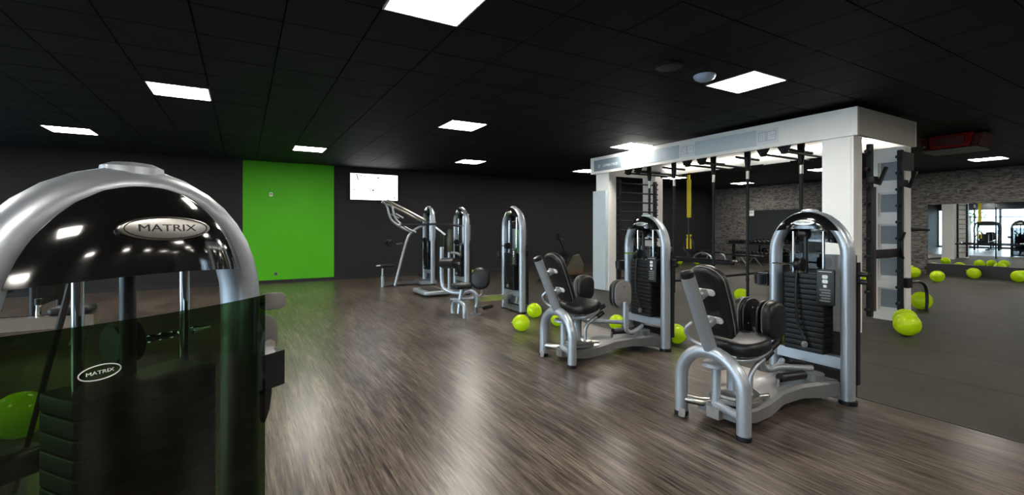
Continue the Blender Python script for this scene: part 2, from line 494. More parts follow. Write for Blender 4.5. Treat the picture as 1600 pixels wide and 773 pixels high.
# red unit hanging from the ceiling
t = thing('ceiling_unit', 'red box shaped unit hanging from the ceiling right of the white rig', 'ventilator', (10.75, 3.10, 2.74))
MB().loft([[(-0.10,-.26,0.05),(.5,-.26,0.05),(.5,.26,0.05),(-.10,.26,0.05)], [(-.02,-.30,.29),(.5,-.30,.29),(.5,.30,.29),(-.02,.30,.29)]]).build('housing', M['red'], t, False)
MB().box(-.125,-.06,-.20,.20,.09,.23).build('grille', M['darkred'], t, False)
for s in (-1, 1):
    MB().loft([[(-.06,s*.27,.02),(.5,s*.27,.02),(.5,s*.36,.05),(-.06,s*.36,.05)], [(-.03,s*.31,.25),(.5,s*.31,.25),(.5,s*.43,.26),(-.03,s*.43,.26)]]).build('side_louvre', M['darkred'], t, False)
MB().box(-.12,.5,-.36,.36,0,.028).build('drip_tray', M['piping'], t, False)
MB().lathe([(0.0,0),(0.016,0.004),(0.016,0.02)], 10, Matrix.Translation((-.07,.345,.10))).build('indicator', M['print'], t)

# ------------------------------------------------------------------ wall fittings
t = thing('television', 'lit white television on the charcoal back wall right of the green wall', 'television', (3.15, YB, 2.15))
MB().box(-.66,.66,-.07,0,-.01,.73).build('bezel', M['black'], t, False)
sc = MB().box(-.645,.645,-.073,-.069,.005,.715).build('screen', M['screen'], t, False)
ink = MB(); rs = random.Random(5)
for (u, v, w, h, a) in [(-.46,.62,.03,.17,.2),(-.37,.66,.05,.03,.4),(.10,.62,.05,.04,0),(-.13,.49,.02,.03,.3),(-.04,.40,.07,.02,.4),(-.11,.32,.10,.02,.1),
    (-.04,.27,.06,.05,.5),(-.12,.27,.03,.04,-.4),(.08,.28,.06,.02,0),(.53,.50,.03,.05,0),(.55,.08,.09,.03,-.6),(-.54,.27,.10,.025,-.6),(-.33,.42,.03,.03,.6),(-.37,.07,.05,.02,0),(.44,.44,.015,.08,.2),(.36,.17,.08,.02,.1)]:
    ink.add([(x_, y_, 0) for (x_, y_) in ((-w/2,-h/2),(w/2,-h/2),(w/2,h/2),(-w/2,h/2))], [(0,1,2,3)], face_T((u,-.0745,v),(0,-1,0)) @ Matrix.Rotation(a,4,'Z'))
ink.build('picture_marks', M['greyprint'], sc, False)
t = thing('thermostat', 'small white thermostat high on the green wall', 'thermostat', (.61, YB-.004, 2.17))
MB().slab(rrect(.075,.10,.012), .03, .006, face_T((0,-.015,.05),(0,-1,0))).build('case', M['frame'], t)
MB().slab(rrect(.045,.03,.004), .004, .001, face_T((0,-.031,.06),(0,-1,0))).build('display', M['piping'], t)
t = thing('wall_socket', 'small dark socket low on the green wall', 'socket', (.72, YB-.004, .19))
MB().slab(rrect(.08,.08,.012), .012, .004, face_T((0,-.006,.04),(0,-1,0))).build('plate', M['piping'], t)
MB().lathe([(.026,0),(.026,.006)], 14, face_T((0,-.012,.04),(0,-1,0))).build('insert', M['ink'], t)
t = thing('wall_sign', 'small white square sign at the corner of the far mirror', 'sign', (XR-.006, 11.25, 1.86))
MB().box(-.008,0,-.13,.13,0,.26).build('board', M['print'], t, False)
MB().box(-.010,-.008,-.08,.08,.10,.16).build('symbol', M['greyprint'], t, False)

# ------------------------------------------------------------------ weight machine tower
def arch_y(zrel, a=.287, b=.327, p=2.0):
    q = max(0.0, 1 - (zrel/b)**p); return a * q**(1/p)
def weight_tower(par, tx, text=True, hw=.287, top=1.495, plates=15, rich=True, shroud='smoke', decal=None, placard=True):
    zs = top - .327
    pts = [(tx, -hw, .03), (tx, -hw, .5), (tx, -hw, .95), (tx, -hw, zs-.02)]
    nseg = 18
    for i in range(nseg+1):
        th = PI - PI*i/nseg
        c, s_ = math.cos(th), math.sin(th)
        e = 1.0
        y_ = hw*math.copysign(abs(c)**e, c); z_ = zs + .327*abs(s_)**e
        pts.append((tx, y_, z_))
    pts += [(tx, hw, zs-.02), (tx, hw, .95), (tx, hw, .5), (tx, hw, .03)]
    MB().tube(pts, .062, 14, rb=.048, ref=(1,0,0)).build('frame_tube', M['silver'], par)
    MB().loft([[(tx+.05*math.cos(q), .075*math.sin(q), top) for q in [PI*i/8 for i in range(16)]],
               [(tx+.046*math.cos(q), .068*math.sin(q), top+.048) for q in [PI*i/8 for i in range(16)]],
               [(tx+.03*math.cos(q), .045*math.sin(q), top+.058) for q in [PI*i/8 for i in range(16)]],
               [(tx+.01*math.cos(q), .015*math.sin(q), top+.061) for q in [PI*i/8 for i in range(16)]]]).build('top_knob', M['silver'], par)
    for s in (-1, 1):
        MB().lathe([(.066,0),(.066,.03),(.055,.034)], 14, Matrix.Translation((tx, s*(hw), 0))).build('foot_cap', M['black'], par)
    # glossy cover, front (sx=-1) and rear (sx=1)
    for sx, z0, bul, off in ((-1, top-.125, .035, .058), (1, top-.232, .098, .045)):
        zt = top + (.034 if sx < 0 else .012); nz, nu = 8, 16
        vs = []; fs = []
        for q in range(nz+1):
            z_ = z0 + (zt-z0)*q/nz
            wi_ = hw+.012 if sx < 0 else hw-.015
            w = arch_y(max(0, z_-zs), wi_, .327+(.036 if sx < 0 else .014)) if z_ > zs else wi_
            w = max(w, .02)
            fz = 1 - (q/nz)**3.2
            for k in range(nu+1):
                u = -1 + 2*k/nu
                fx = (1-abs(u)**2.6)
                vs.append((tx + sx*(off + bul*fx*fz), u*w, z_ + (.018*(1-u*u) if q == 0 else 0)))
        n1 = nu+1
        for q in range(nz):
            for k in range(nu):
                f = (q*n1+k, q*n1+k+1, (q+1)*n1+k+1, (q+1)*n1+k)
                fs.append(f if sx > 0 else f[::-1])
        base = len(vs)
        vs += [(tx, v[1], v[2]) for v in vs[:n1]]
        for k in range(nu):
            f = (k, base+k, base+k+1, k+1); fs.append(f if sx > 0 else f[::-1])
        cov = MB().add(vs, fs).build('front_cover' if sx < 0 else 'rear_cover', M['gloss'], par)
        if rich:
            xb = tx + sx*(off + bul*.93)
            zc = z0 + (.55 if sx < 0 else .54)*(top-z0)
            n = (sx, 0, .10)
            aw, ah = (.085, .024) if sx < 0 else (.104, .029)
            T = face_T((xb, 0, zc), n)
            MB().slab(ell(aw, ah, 28), .012, .004, T).build('badge', M['steel'], cov)
            if text:
                tm = MB(); text_into(tm, 'MATRIX', ah*.82, T @ Matrix.Translation((0,0,.0065)), .0008, 1.55)
                rim = [(aw*.90*math.cos(2*PI*i/28), ah*.88*math.sin(2*PI*i/28), .0068) for i in range(29)]
                if sx > 0: tm.tube(rim, .0014, 5, caps=False, T=T)
                tm.build('badge_lettering', M['ink'], cov, False)
    MB().box(tx-.04, tx+.03, -hw+.03, hw-.03, .27, .36).build('cross_member', M['silver'], par)
    MB().box(tx-.05, tx+.05, -hw+.03, hw-.03, .03, .09).build('foot_member', M['beam'], par)
    pm_ = MB().slab(rrect(.17,.32,.02), .040, .004, face_T((0,0,0),(0,0,1),(0,1,0))).mesh('weight_plate', M['plate'])
    for k in range(plates): share('weight_plate', pm_, par, (tx-.005, .01, .385+.0435*k))
    zt = .385+.0435*plates
    for s in (-1, 1): MB().cyl((tx-.005, .01+s*.12, .36), (tx-.005, .01+s*.12, top-.13), .012, 10).build('guide_rod', M['chrome'], par)
    MB().cyl((tx-.04, .01, zt-.02), (tx-.04, .01, top-.14), .018, 10).build('selector_tube', M['black'], par)
    # rear shroud: smoked acrylic, bowed, slanting top edge
    vs = []; fs = []; nu = 14
    for (zf, r_) in ((0, 0), (1, 1)):
        for k in range(nu+1):
            u = -1 + 2*k/nu
            vs.append((tx + .066 + .022*(1-abs(u)**3), u*(hw+.035), .05 if r_ == 0 else top-.322 + .006*u*u))
    for k in range(nu): fs.append((k, k+1, nu+2+k, nu+1+k))
    sh = MB().add(vs, fs).build('rear_shroud', M[shroud], par)
    if decal is not None:
        tm = MB(); T = face_T((tx+.090, decal, 1.074), (1,0,0))
        tm.tube([(.040*math.cos(2*PI*i/24), .0165*math.sin(2*PI*i/24), 0) for i in range(25)], .0013, 5, caps=False, T=T)
        text_into(tm, 'MATRIX', .011, T, .0006, 1.35)
        tm.build('shroud_lettering', M['print'], sh, False)
    MB().box(tx+.05, tx+.09, -hw-.048, -hw-.036, .15, 1.12).build('shroud_edge', M['black'], par)
    if placard:
        pc = MB().slab(rrect(.135,.29,.012), .02, .004, face_T((tx-.085, -.165, .915), (-1,0,0))).build('placard', M['black'], par)
        mk = MB()
        for (u, v, w, h) in ((0,.085,.042,.030),(0,.048,.042,.030),(0,.010,.026,.022),(0,.137-.01,.10,.004)):
            mk.slab(rrect(w, h, min(w,h)*.3, 3), .002, .0004, face_T((tx-.0965, -.165-u, .915+v), (-1,0,0)), 1)
        mk.build('placard_figures', M['print'], pc, False)
        mk = MB()
        for q in range(5): mk.box(tx-.0972, tx-.095, -.205, -.205+.08-.012*(q % 2), .80+.022*q, .812+.022*q)
        mk.build('placard_text', M['piping'], pc, False)
    # cup holder on the +y tube
    ch = MB().box(tx-.05, tx+.03, hw+.05, hw+.14, .870, .985)
    ch.lathe([(.05,0),(.055,.09),(.045,.09),(.042,.01)], 14, Matrix.Translation((tx-.05, hw+.11, .885)))
    ch.build('cup_holder', M['black'], par)
    if rich:
        MB().lathe([(.05,-.03),(.056,-.025),(.048,-.006),(.048,.006),(.056,.025),(.05,.03)], 18, face_T((tx-.10,.03,1.09),(0,1,0))).build('pulley', M['black'], par)
        MB().lathe([(.045,-.03),(.045,.03)], 18, face_T((tx-.02,.03,top-.15),(0,1,0))).build('pulley', M['black'], par)
        rod = MB().cyl((tx-.10, .07, 1.085), (tx-.10, hw-.03, 1.085), .007, 8)
        for q in range(5): rod.lathe([(.011,-.008),(.011,.008)], 8, face_T((tx-.10, .10+.03*q, 1.085),(0,1,0)))
        rod.build('increment_rod', M['chrome'], par)
        MB().tube(spline([(tx-.10,.05,1.06),(tx-.12,.05,.85),(tx-.13,.03,.62),(tx-.12,-.02,.47)], 6), .011, 8).build('cable', M['black'], par)
        MB().lathe([(0,-.028),(.02,-.022),(.026,0),(.02,.022),(0,.028)], 12, Matrix.Translation((tx-.12,-.02,.43))).build('selector_pin', M['taupe'], par)
        for (z_, s) in ((1.03, -1), (.97, -1)):
            MB().cyl((tx+.06, s*(hw+.05), z_), (tx+.06, s*(hw+.115), z_), .02, 10).build('adjust_knob', M['black'], par)

PAD = rrect(.23, .29, .10, 6)
def seat_profile():
    return [(-.19,-.15),(-.10,-.17),(.08,-.18),(.17,-.15),(.215,-.08),(.225,0),(.215,.08),(.17,.15),(.08,.18),(-.10,.17),(-.19,.15),(-.205,0)]
def hip_machine(name, label, loc, rz, closed, group, pads=True, **kw):
    t = thing(name, label, 'gym machine', loc, rz, group)
    L = .25
    arc = [(0, -L, .02), (0, -L, .15), (0, -L, .29)] + [(0, -L*math.cos(PI*i/14), .29+.235*math.sin(PI*i/14)) for i in range(1, 14)] + [(0, L, .29), (0, L, .15), (0, L, .02)]
    MB().tube(arc, .046, 14).build('seat_arch', M['silver'], t)
    for s in (-1, 1):
        MB().lathe([(.051,0),(.051,.028),(.046,.032)], 14, Matrix.Translation((0, s*L, 0))).build('foot_cap', M['black'], t)
    MB().slab(rrect(.05,.06,.012), .008, .002, face_T((-.055, L-.05, .035), (-1,-.3,.3))).build('bolt_tab', M['taupe'], t)
    MB().tube([(.015,0,.50), (-.24,0,1.065)], .044, 14, rb=.05).build('back_post', M['silver'], t)
    MB().tube([(-.24,0,1.065), (-.252,0,1.095), (-.254,0,1.10)], [.047,.045,.03], 14).build('post_cap', M['black'], t)
    ax = Vector((-.235, 0, .53)).normalized(); nn = Vector((ax.z, 0, -ax.x))
    c = Vector((.005, 0, .865)) + nn*.03
    prof = []
    for q in range(9): a = PI*q/8; prof.append((.145*math.cos(a), .17+.11*math.sin(a)))
    prof += [(-.14,.0),(-.125,-.15),(-.11,-.25),(-.08,-.28),(.08,-.28),(.11,-.25),(.125,-.15),(.14,.0)]
    bk = MB().slab(prof, .085, .028, frame_T(c, nn.cross(ax)*-1, ax, nn*-1) if False else face_T(c, nn*-1, ax)).build('backrest', M['vinyl'], t)
    pipe = MB()
    P = [(p[0]*1.005, p[1]*1.003) for p in prof]; P.append(P[0])
    pipe.tube([(p[0], p[1], .014) for p in P], .004, 5, caps=False, T=face_T(c, nn*-1, ax)); pipe.build('piping', M['piping'], bk)
    for k, q in enumerate((.10, -.12)):
        cc = c + ax*q - nn*.052
        MB().slab(rrect(.15,.05,.024), .012, .003, face_T(cc, nn*-1, ax)).build('bracket', M['frame'], t)
        MB().slab(rrect(.05,.05,.01), .07, .003, face_T(cc - nn*.035, nn*-1, ax)).build('bracket_spacer', M['silver'], t)
    seat = MB().slab(seat_profile(), .10, .035, face_T((.30,0,.555), (-.12,0,1), (0,1,0)) @ Matrix.Rotation(-PI/2,4,'Z')).build('seat', M['vinyl'], t)
    MB().box(.16,.42,-.09,.09,.475,.51).build('seat_pan', M['steel'], t)
    MB().cyl((.25,0,.13), (.25,0,.49), .04, 12).build('seat_post', M['silver'], t)
    MB().cyl((.33,.05,.13), (.33,.05,.48), .026, 12).build('seat_strut', M['beam'], t)
    secs = []
    for (x_, w, z0, z1) in ((.06,.15,.06,.13),(.22,.20,.045,.145),(.42,.19,.05,.155),(.65,.15,.075,.17),(.9,.155,.075,.175),(1.10,.21,.06,.18),(1.26,.25,.06,.18)):
        secs.append([(x_,-w,z0),(x_,w,z0),(x_,w,z1-.02),(x_,w-.025,z1),(x_,-w+.025,z1),(x_,-w,z1-.02)])
    bm_ = MB().loft(secs).build('base_beam', M['beam'], t)
    MB().box(.02,.10,-.05,.05,.05,.12).build('tail_bracket', M['steel'], t)
    for x_ in (.55,.80):
        MB().box(x_,x_+.012,-.185,.185,.10,.178).build('beam_seam', M['black'], bm_) if False else None
    MB().lathe([(.165,0),(.175,.006),(.175,.028),(.165,.034)], 28, Matrix.Translation((.25,-.02,.15))).build('pivot_disc', M['beam'], t)
    MB().lathe([(.155,0),(.16,.004),(.16,.022),(.15,.028)], 28, Matrix.Translation((.25,-.02,.186))).build('pivot_disc', M['steel'], t)
    MB().lathe([(.085,0),(.10,.008),(.10,.022),(.09,.03)], 24, Matrix.Translation((.09,.02,.40))).build('adjust_disc', M['silver'], t)
    MB().cyl((.09,.02,.13), (.09,.02,.40), .03, 12).build('disc_post', M['silver'], t)
    MB().tube([(0,-L,.135),(.06,-.05,.135),(.09,.03,.135)], .03, 12).build('crossbar', M['silver'], t)
    MB().tube([(0,L,.12),(.06,.12,.12),(.12,.08,.12)], .032, 12).build('crossbar', M['steel'], t)
    MB().tube(spline([(-.02,.06,.56),(-.06,.13,.60),(-.10,.13,.67),(-.07,.10,.72)],5), .012, 8).build('back_lever', M['silver'], t)
    # range lever
    MB().tube(spline([(.28,-.12,.19),(.28,-.12,.33),(.33,-.125,.40),(.43,-.135,.45)],6), .017, 10).build('range_lever', M['silver'], t)
    MB().tube([(.42,-.134,.445),(.50,-.142,.488)], .023, 10).build('lever_grip', M['black'], t)
    MB().tube([(.24,-.14,.20),(.42,-.16,.185)], .018, 10).build('lever_link', M['steel'], t)
    for s in (-1, 1):
        MB().tube(spline([(.18,s*.06,.45),(.24,s*.14,.46),(.32,s*.185,.50),(.40,s*.20,.545)],6), .018, 10).build('grip_handle', M['silver'], t)
        MB().tube([(.39,s*.2,.54),(.46,s*.205,.575)], .024, 10).build('handle_grip', M['black'], t)
        if not pads: continue
        yc = s*(.085 if closed else .31)
        if closed: yc += .02
        vin = s if closed else -s
        pad = MB().slab(PAD, .095, .035, face_T((.60, yc + vin*.03, .70), (0,vin,0))).build('thigh_pad', M['vinyl'], t)
        MB().tube([(p[0]*1.004,p[1]*1.004,-.02) for p in PAD+[PAD[0]]], .004, 5, caps=False, T=face_T((.60, yc+vin*.03, .70),(0,vin,0))).build('piping', M['piping'], pad)
        bp_ = MB().slab([(p[0]*.98,p[1]*.98) for p in PAD], .016, .004, face_T((.60, yc - vin*.030, .70), (0,-vin,0))).build('pad_plate', M['black' if closed else 'taupe'], t)
        scw = MB()
        for (u, v) in ((.0,.075),(-.055,-.045),(.055,-.045)):
            scw.lathe([(.008,0),(.007,.004)], 8, face_T((.60-vin*u, yc - vin*.038, .70+v), (0,-vin,0)))
        scw.build('screw', M['chrome'], bp_)
        ya = yc - vin*.06
        MB().tube(spline([(.60,ya,.62),(.60,ya,.44),(.62,ya,.33),(.70,ya*.95,.29),(.88,ya*.7,.28),(1.10,s*.12,.27)],6), .024, 10).build('pad_arm', M['silver'], t)
        MB().lathe([(.075,0),(.075,.06)], 18, Matrix.Translation((1.12,s*.12,.17))).build('pivot_hub', M['beam'], t)
    MB().tube([(.68,-.10,.255),(.95,-.13,.245)], .034, 12).build('foot_peg', M['black'], t)
    MB().tube([(.66,-.10,.19),(.66,-.10,.25)], .012, 8).build('peg_bracket', M['steel'], t)
    weight_tower(t, 1.30, **kw)
    return t

G = 'silver and black weight machines in a row'
hip_machine('hip_machine', 'nearest hip machine on the right, closed black thigh pads facing outwards', (2.85, 2.10, 0), 0, True, G)
hip_machine('hip_machine', 'second hip machine from the right, round taupe pad plates spread apart', (2.84, 3.92, 0), 0, False, G)

# foreground machine seen from the back
FA = math.radians(-52.9)
FT = 1.30
fc = Vector((-.242, 1.503)) - Vector((math.cos(FA), math.sin(FA)))*FT
fm = hip_machine('hip_machine', 'huge foreground machine at left, seen from behind its dark smoked cover', (fc.x, fc.y, 0), FA, True, G, pads=False, shroud='smokegreen', decal=-.112, placard=False, hw=.295, top=1.504)
MB().slab(rrect(.14,.15,.055), .014, .004, face_T((FT-.03, .375, 1.034), (1,-.2,0))).build('bracket_plate', M['taupe'], fm)
MB().lathe([(0,0),(.018,.002),(.022,.006),(.022,.01)], 14, face_T((FT-.022, .412, 1.0),(1,-.2,0))).build('bracket_bolt', M['chrome'], fm)
MB().tube(spline([(FT-.05,.30,1.15),(FT-.07,.38,1.15),(FT-.075,.43,1.14)],4), .018, 8).build('lever_arm', M['black'], fm)
MB().tube([(FT-.10,-.08,1.265),(FT-1.278,.25,.30)], .008, 8).build('cable', M['black'], fm)
MB().slab(rrect(.095,.058,.027), .012, .003, face_T((FT-.06, .462, 1.14), (1,-.3,0))).build('lever_plate', M['taupe'], fm)
MB().slab([(.0,.06),(-.03,.05),(-.028,-.03),(-.01,-.09),(.012,-.05),(.02,.0),(.02,.06)], .02, .004, face_T((FT-.02, .40, .835), (1,0,0))).build('holder_tongue', M['black'], fm)

# ------------------------------------------------------------------ leg machine (third in the row)
def base_machine(name, label, loc, top, plates):
    t = thing(name, label, 'gym machine', loc, 0, G)
    weight_tower(t, 1.0, text=True, plates=plates, top=top)
    return t
t = base_machine('leg_machine', 'leg machine with raised roller pad and rounded black side pad, third in row', (2.92, 6.66, 0), 1.695, 14)
for nm_, p in (('front_foot', [(0,-.23,.02),(0,-.23,.13),(.01,-.18,.21),(.01,0,.235),(.01,.18,.21),(0,.23,.13),(0,.23,.02)]),):
    MB().tube(spline(p, 5), .033, 12).build(nm_, M['silver'], t)
MB().tube([(.0,0,.05),(.02,0,.24),(.05,0,.42)], .03, 12).build('seat_post', M['silver'], t)
MB().tube([(-.05,.22,.245),(.30,.0,.27)], .022, 10).build('brace', M['silver'], t)
MB().slab(rrect(.30,.26,.06), .08, .03, face_T((.08,.06,.47),(0,0,1),(0,1,0))).build('seat', M['vinyl'], t)
MB().tube(spline([(.12,.06,.36),(-.02,.22,.36),(-.10,.36,.42),(-.12,.40,.58),(-.12,.40,.85),(-.12,.40,1.08)],6), .035, 12).build('side_post', M['silver'], t)
MB().tube([(-.10,.38,.82),(-.05,-.02,.84)], .085, 16).build('roller_pad', M['vinyl'], t)
MB().tube([(-.12,.48,.815),(-.04,-.12,.845)], .02, 10).build('roller_axle', M['steel'], t)
MB().tube(spline([(-.08,.1,1.0),(-.06,-.05,1.0),(-.02,-.10,.97)],4), .02, 8).build('hand_grip', M['piping'], t)
MB().slab(rrect(.30,.34,.13,6), .12, .045, face_T((.36,-.05,.58),(-.55,-.80,.1))).build('side_pad', M['vinyl'], t)
MB().slab(rrect(.28,.32,.12,6), .05, .02, face_T((.40,.04,.59),(-.55,-.80,.1))).build('side_pad_back', M['black'], t)
MB().tube(spline([(.10,.05,.36),(.20,0,.40),(.28,-.05,.34),(.30,-.05,.22),(.28,-.05,.13)],6), .034, 12).build('bent_arm', M['silver'], t)
MB().tube(spline([(.38,0,.44),(.40,0,.34),(.30,0,.26)],5), .02, 8).build('pad_arm', M['steel'], t)
MB().box(.26,1.0,-.05,.05,.21,.29).build('main_beam', M['steel'], t)
MB().cyl((.30,0,.02),(.30,0,.22),.03,10).build('beam_leg', M['beam'], t)
MB().lathe([(.12,0),(.12,.02),(.10,.03)], 18, Matrix.Translation((.30,0,0))).build('floor_plate', M['beam'], t)
MB().tube([(.36,-.14,.12),(.52,-.16,.15)], .03, 10).build('foot_peg', M['black'], t)
MB().tube([(.30,-.03,.13),(.45,-.16,.14)], .014, 8).build('peg_bracket', M['steel'], t)

# ------------------------------------------------------------------ standing pull machine (fourth) and press machine (fifth)
t = base_machine('pull_machine', 'fourth machine in the row, with a wide flat silver foot platform', (3.02, 9.02, 0), 1.77, 15)
MB().slab(rrect(.80,.55,.09), .07, .02, face_T((.36,.12,.075),(0,0,1),(0,1,0)) @ Matrix.Rotation(PI/2,4,'Z')).build('platform', M['silver'], t)
MB().box(.70,1.0,-.05,.05,.04,.12).build('base_beam', M['beam'], t)
MB().slab(rrect(.30,.50,.05), .02, .006, face_T((.36,.12,.118),(0,0,1),(0,1,0))).build('tread_mat', M['rubber'], t)
MB().tube([(-.10,.62,1.45),(.55,-.05,1.47),(.90,-.20,1.42)], .022, 10).build('swing_arm', M['black'], t)
MB().lathe([(.035,-.01),(.035,.05)], 12, face_T((-.12,.64,1.45),(-1,1,0))).build('arm_end', M['steel'], t)
MB().tube([(.42,-.02,1.40),(.55,-.20,1.25)], .02, 8).build('pull_grip', M['print'], t)
bt = MB().lathe([(.06,0),(.075,.02),(.075,.30),(.055,.36),(.05,.40),(.05,.46),(.03,.48)], 16, Matrix.Translation((.74,.0,.88)))
bt.build('damper', M['darkolive'], t)
MB().slab(rrect(.22,.40,.03), .05, .01, face_T((.62,.10,1.05),(-1,0,0))).build('chest_pad', M['vinyl'], t)
MB().cyl((.72,0,.10),(.72,0,.88),.032,12).build('column', M['silver'], t)

t = base_machine('press_machine', 'farthest machine of the row, tall bent silver arms rising below the television', (3.0, 10.95, 0), 1.87, 16)
for s, e in ((-1, 0.0), (1, .06)):
    if s < 0: MB().tube(spline([(.10,-.16,.02),(.26,-.13,.60),(.42,-.11,1.12),(.58,-.10,1.32),(.92,-.10,1.50)],6), .034, 10).build('front_leg', M['silver'], t)
    MB().tube(spline([(.62,s*.14,1.28),(.42,s*.16,1.36),(.18,s*.19,1.52),(.08,s*.20,1.66),(.02,s*.21,1.90),(-.06,s*.22,2.01)],6), .027, 10).build('bent_arm', M['silver'], t)
    MB().tube([(-.10,s*.22,2.02),(.25,s*.19,1.86),(.86,s*.15,1.56)], .036, 10).build('upper_arm', M['steel'], t)
    MB().tube([(.10,s*.2,1.72),(.30,s*.17,1.62)], .02, 8).build('link_bar', M['silver'], t)
    MB().tube([(.04,s*.07,1.02),(.04,s*.20,1.02)], .085, 14).build('roller_pad', M['vinyl'], t)
MB().tube([(.04,0,.98),(.34,0,1.02)], .018, 8).build('roller_arm', M['steel'], t)
MB().cyl((-.17,-.10,.0),(-.17,-.10,.26),.042,12).build('seat_post', M['silver'], t)
MB().cyl((-.17,-.10,.26),(-.17,-.10,.44),.026,12).build('seat_slide', M['chrome'], t)
MB().slab(rrect(.36,.30,.05), .05, .02, face_T((-.03,-.02,.50),(0,0,1),(0,1,0))).build('seat', M['vinyl'], t)
MB().tube([(-.30,-.04,.50),(-.21,-.03,.50)], .016, 8).build('seat_lever', M['print'], t)
MB().box(-.17,1.0,-.05,.03,.03,.10).build('base_beam', M['beam'], t)
MB().box(.72,1.10,-.29,.29,.02,.10).build('tower_foot', M['silver'], t)

# ------------------------------------------------------------------ white functional rig
RO = (7.75, 5.5, 0)
rig = thing('training_rig', 'large white canopy rig with black climbing bars on four columns', 'rig', RO)
def rb(mb, name, mat, par=None, smooth=False): return mb.build(name, M[mat], par or rig, smooth, RO)
yA, yB = 2.89, 8.18           # near and far end
xF, xK = 6.86, 8.68           # front and rear
zb, zt = 2.60, 2.968
# columns
rb(MB().box(6.90,7.13,2.95,3.33,0,zb), 'column', 'white')
rb(MB().box(6.892,6.90,2.98,3.30,.02,zb-.02), 'column_panel', 'white')
cl = rb(MB().box(6.94,7.15,7.66,8.08,0,zb), 'column', 'white')
rb(MB().box(6.86,6.94,7.68,8.10,0.02,2.21), 'column_panel', 'paler')
rb(MB().box(8.41,8.66,7.69,8.08,0,zb), 'column', 'white')
rb(MB().box(8.41,8.44,2.95,3.00,0,zb).box(8.41,8.44,3.27,3.33,0,zb).box(8.47,8.66,2.95,3.33,0,zb)
   .box(8.41,8.44,3.0,3.27,2.38,zb).box(8.41,8.44,3.0,3.27,0,.14), 'column', 'white')
for k in range(4):
    z0 = .54 + k*.48
    rb(MB().box(8.412,8.442,3.0,3.27,z0-.055,z0+.055), 'column_rail', 'white')
for k in range(5):
    z0 = .16 + k*.48
    rb(MB().box(8.462,8.468,3.02,3.25,z0+.03,z0+.30), 'column_insert', 'greypanel')
# canopy
rb(MB().box(xF,xF+.05,yA,yB,zb,zt), 'fascia', 'white')
rb(MB().box(xK-.05,xK,yA,yB,zb,zt), 'fascia', 'white')
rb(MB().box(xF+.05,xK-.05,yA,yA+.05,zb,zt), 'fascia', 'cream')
rb(MB().box(xF+.05,xK-.05,yB-.05,yB,zb,zt), 'fascia', 'white')
rb(MB().box(xF+.05,xK-.05,yA+.05,yB-.05,2.80,2.84), 'soffit', 'white')
# fascia panels: brightening light along the front painted in as stepped tones
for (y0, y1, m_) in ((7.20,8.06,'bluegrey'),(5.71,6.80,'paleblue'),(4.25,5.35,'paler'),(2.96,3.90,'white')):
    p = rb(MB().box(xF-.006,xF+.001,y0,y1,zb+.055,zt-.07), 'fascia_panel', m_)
for (y0, y1) in ((6.81,7.19),(5.36,5.70),(3.91,4.24)):
    p = rb(MB().box(xF-.008,xF+.001,y0,y1,zb+.065,zt-.08), 'sign_plate', 'print')
    g = MB(); yc = (y0+y1)/2; zc = (zb+zt)/2; w = (y1-y0)
    def ring(ya, yb, za, zc_, th=.008):
        g.box(xF-.010,xF-.008,ya,yb,za,za+th); g.box(xF-.010,xF-.008,ya,yb,zc_-th,zc_)
        g.box(xF-.010,xF-.008,ya,ya+th,za,zc_); g.box(xF-.010,xF-.008,yb-th,yb,za,zc_)
    ring(yc+.01, y1-.03, zc-.075, zc+.065); ring(y0+.03, yc-.0, zc-.075, zc+.065)
    if y0 > 6:
        text_into(g, 'D', .15, face_T((xF-.009, yc+.09, zc-.005),(-1,0,0)) , .001); text_into(g, 'C', .13, face_T((xF-.009, yc-.06, zc-.005),(-1,0,0)), .001)
    elif y0 > 5: text_into(g, 'C', .11, face_T((xF-.009, yc+.08, zc-.005),(-1,0,0)), .001); g.box(xF-.010,xF-.008,y0+.05,yc-.03,zc,zc+.006)
    else:
        for q in range(3): g.box(xF-.010,xF-.008,yc+.03+.035*q,yc+.036+.035*q,zc-.06,zc+.05)
        g.box(xF-.010,xF-.008,y0+.05,yc-.03,zc,zc+.006); g.box(xF-.010,xF-.008,y0+.05,yc-.06,zc-.025,zc-.019)
    g.build('sign_print', M['greyprint'], p, False, RO)
g = MB(); text_into(g, 'D', .10, face_T((xF-.0075, 7.88, 2.755),(-1,0,0)), .001); text_into(g, 'LOMBATREZI', .075, face_T((xF-.0075, 7.53, 2.755),(-1,0,0)), .001, 1.05)
rb(g, 'fascia_lettering', 'print')
# led strips behind the fascia light the soffit
for x_ in (xF+.07, xK-.07):
    pass
# overhead bars with funnel brackets
for y_ in (4.30, 3.97, 5.74, 5.43, 7.25, 6.97):
    T = Matrix.Translation((7.12, y_, 0))
    b_ = rb(MB().loft([[(-.03,-.03,2.52),(.03,-.03,2.52),(.03,.03,2.52),(-.03,.03,2.52)],[(-.05,-.09,2.66),(.05,-.09,2.66),(.05,.09,2.66),(-.05,.09,2.66)],[(-.05,-.10,2.80),(.05,-.10,2.80),(.05,.10,2.80),(-.05,.10,2.80)]], T), 'bar_bracket', 'matte')
    rb(MB().tube([(7.0,y_-.02,2.55),(8.55,y_-.02,2.55)], .019, 10), 'overhead_bar', 'matte', None, True)
for (ya_, yb_) in ((3.60,4.60),(5.10,6.05),(6.60,7.55)):
    rb(MB().tube([(8.45,ya_,2.57),(8.45,yb_,2.57)], .02, 8), 'bar_rail', 'matte', None, True)
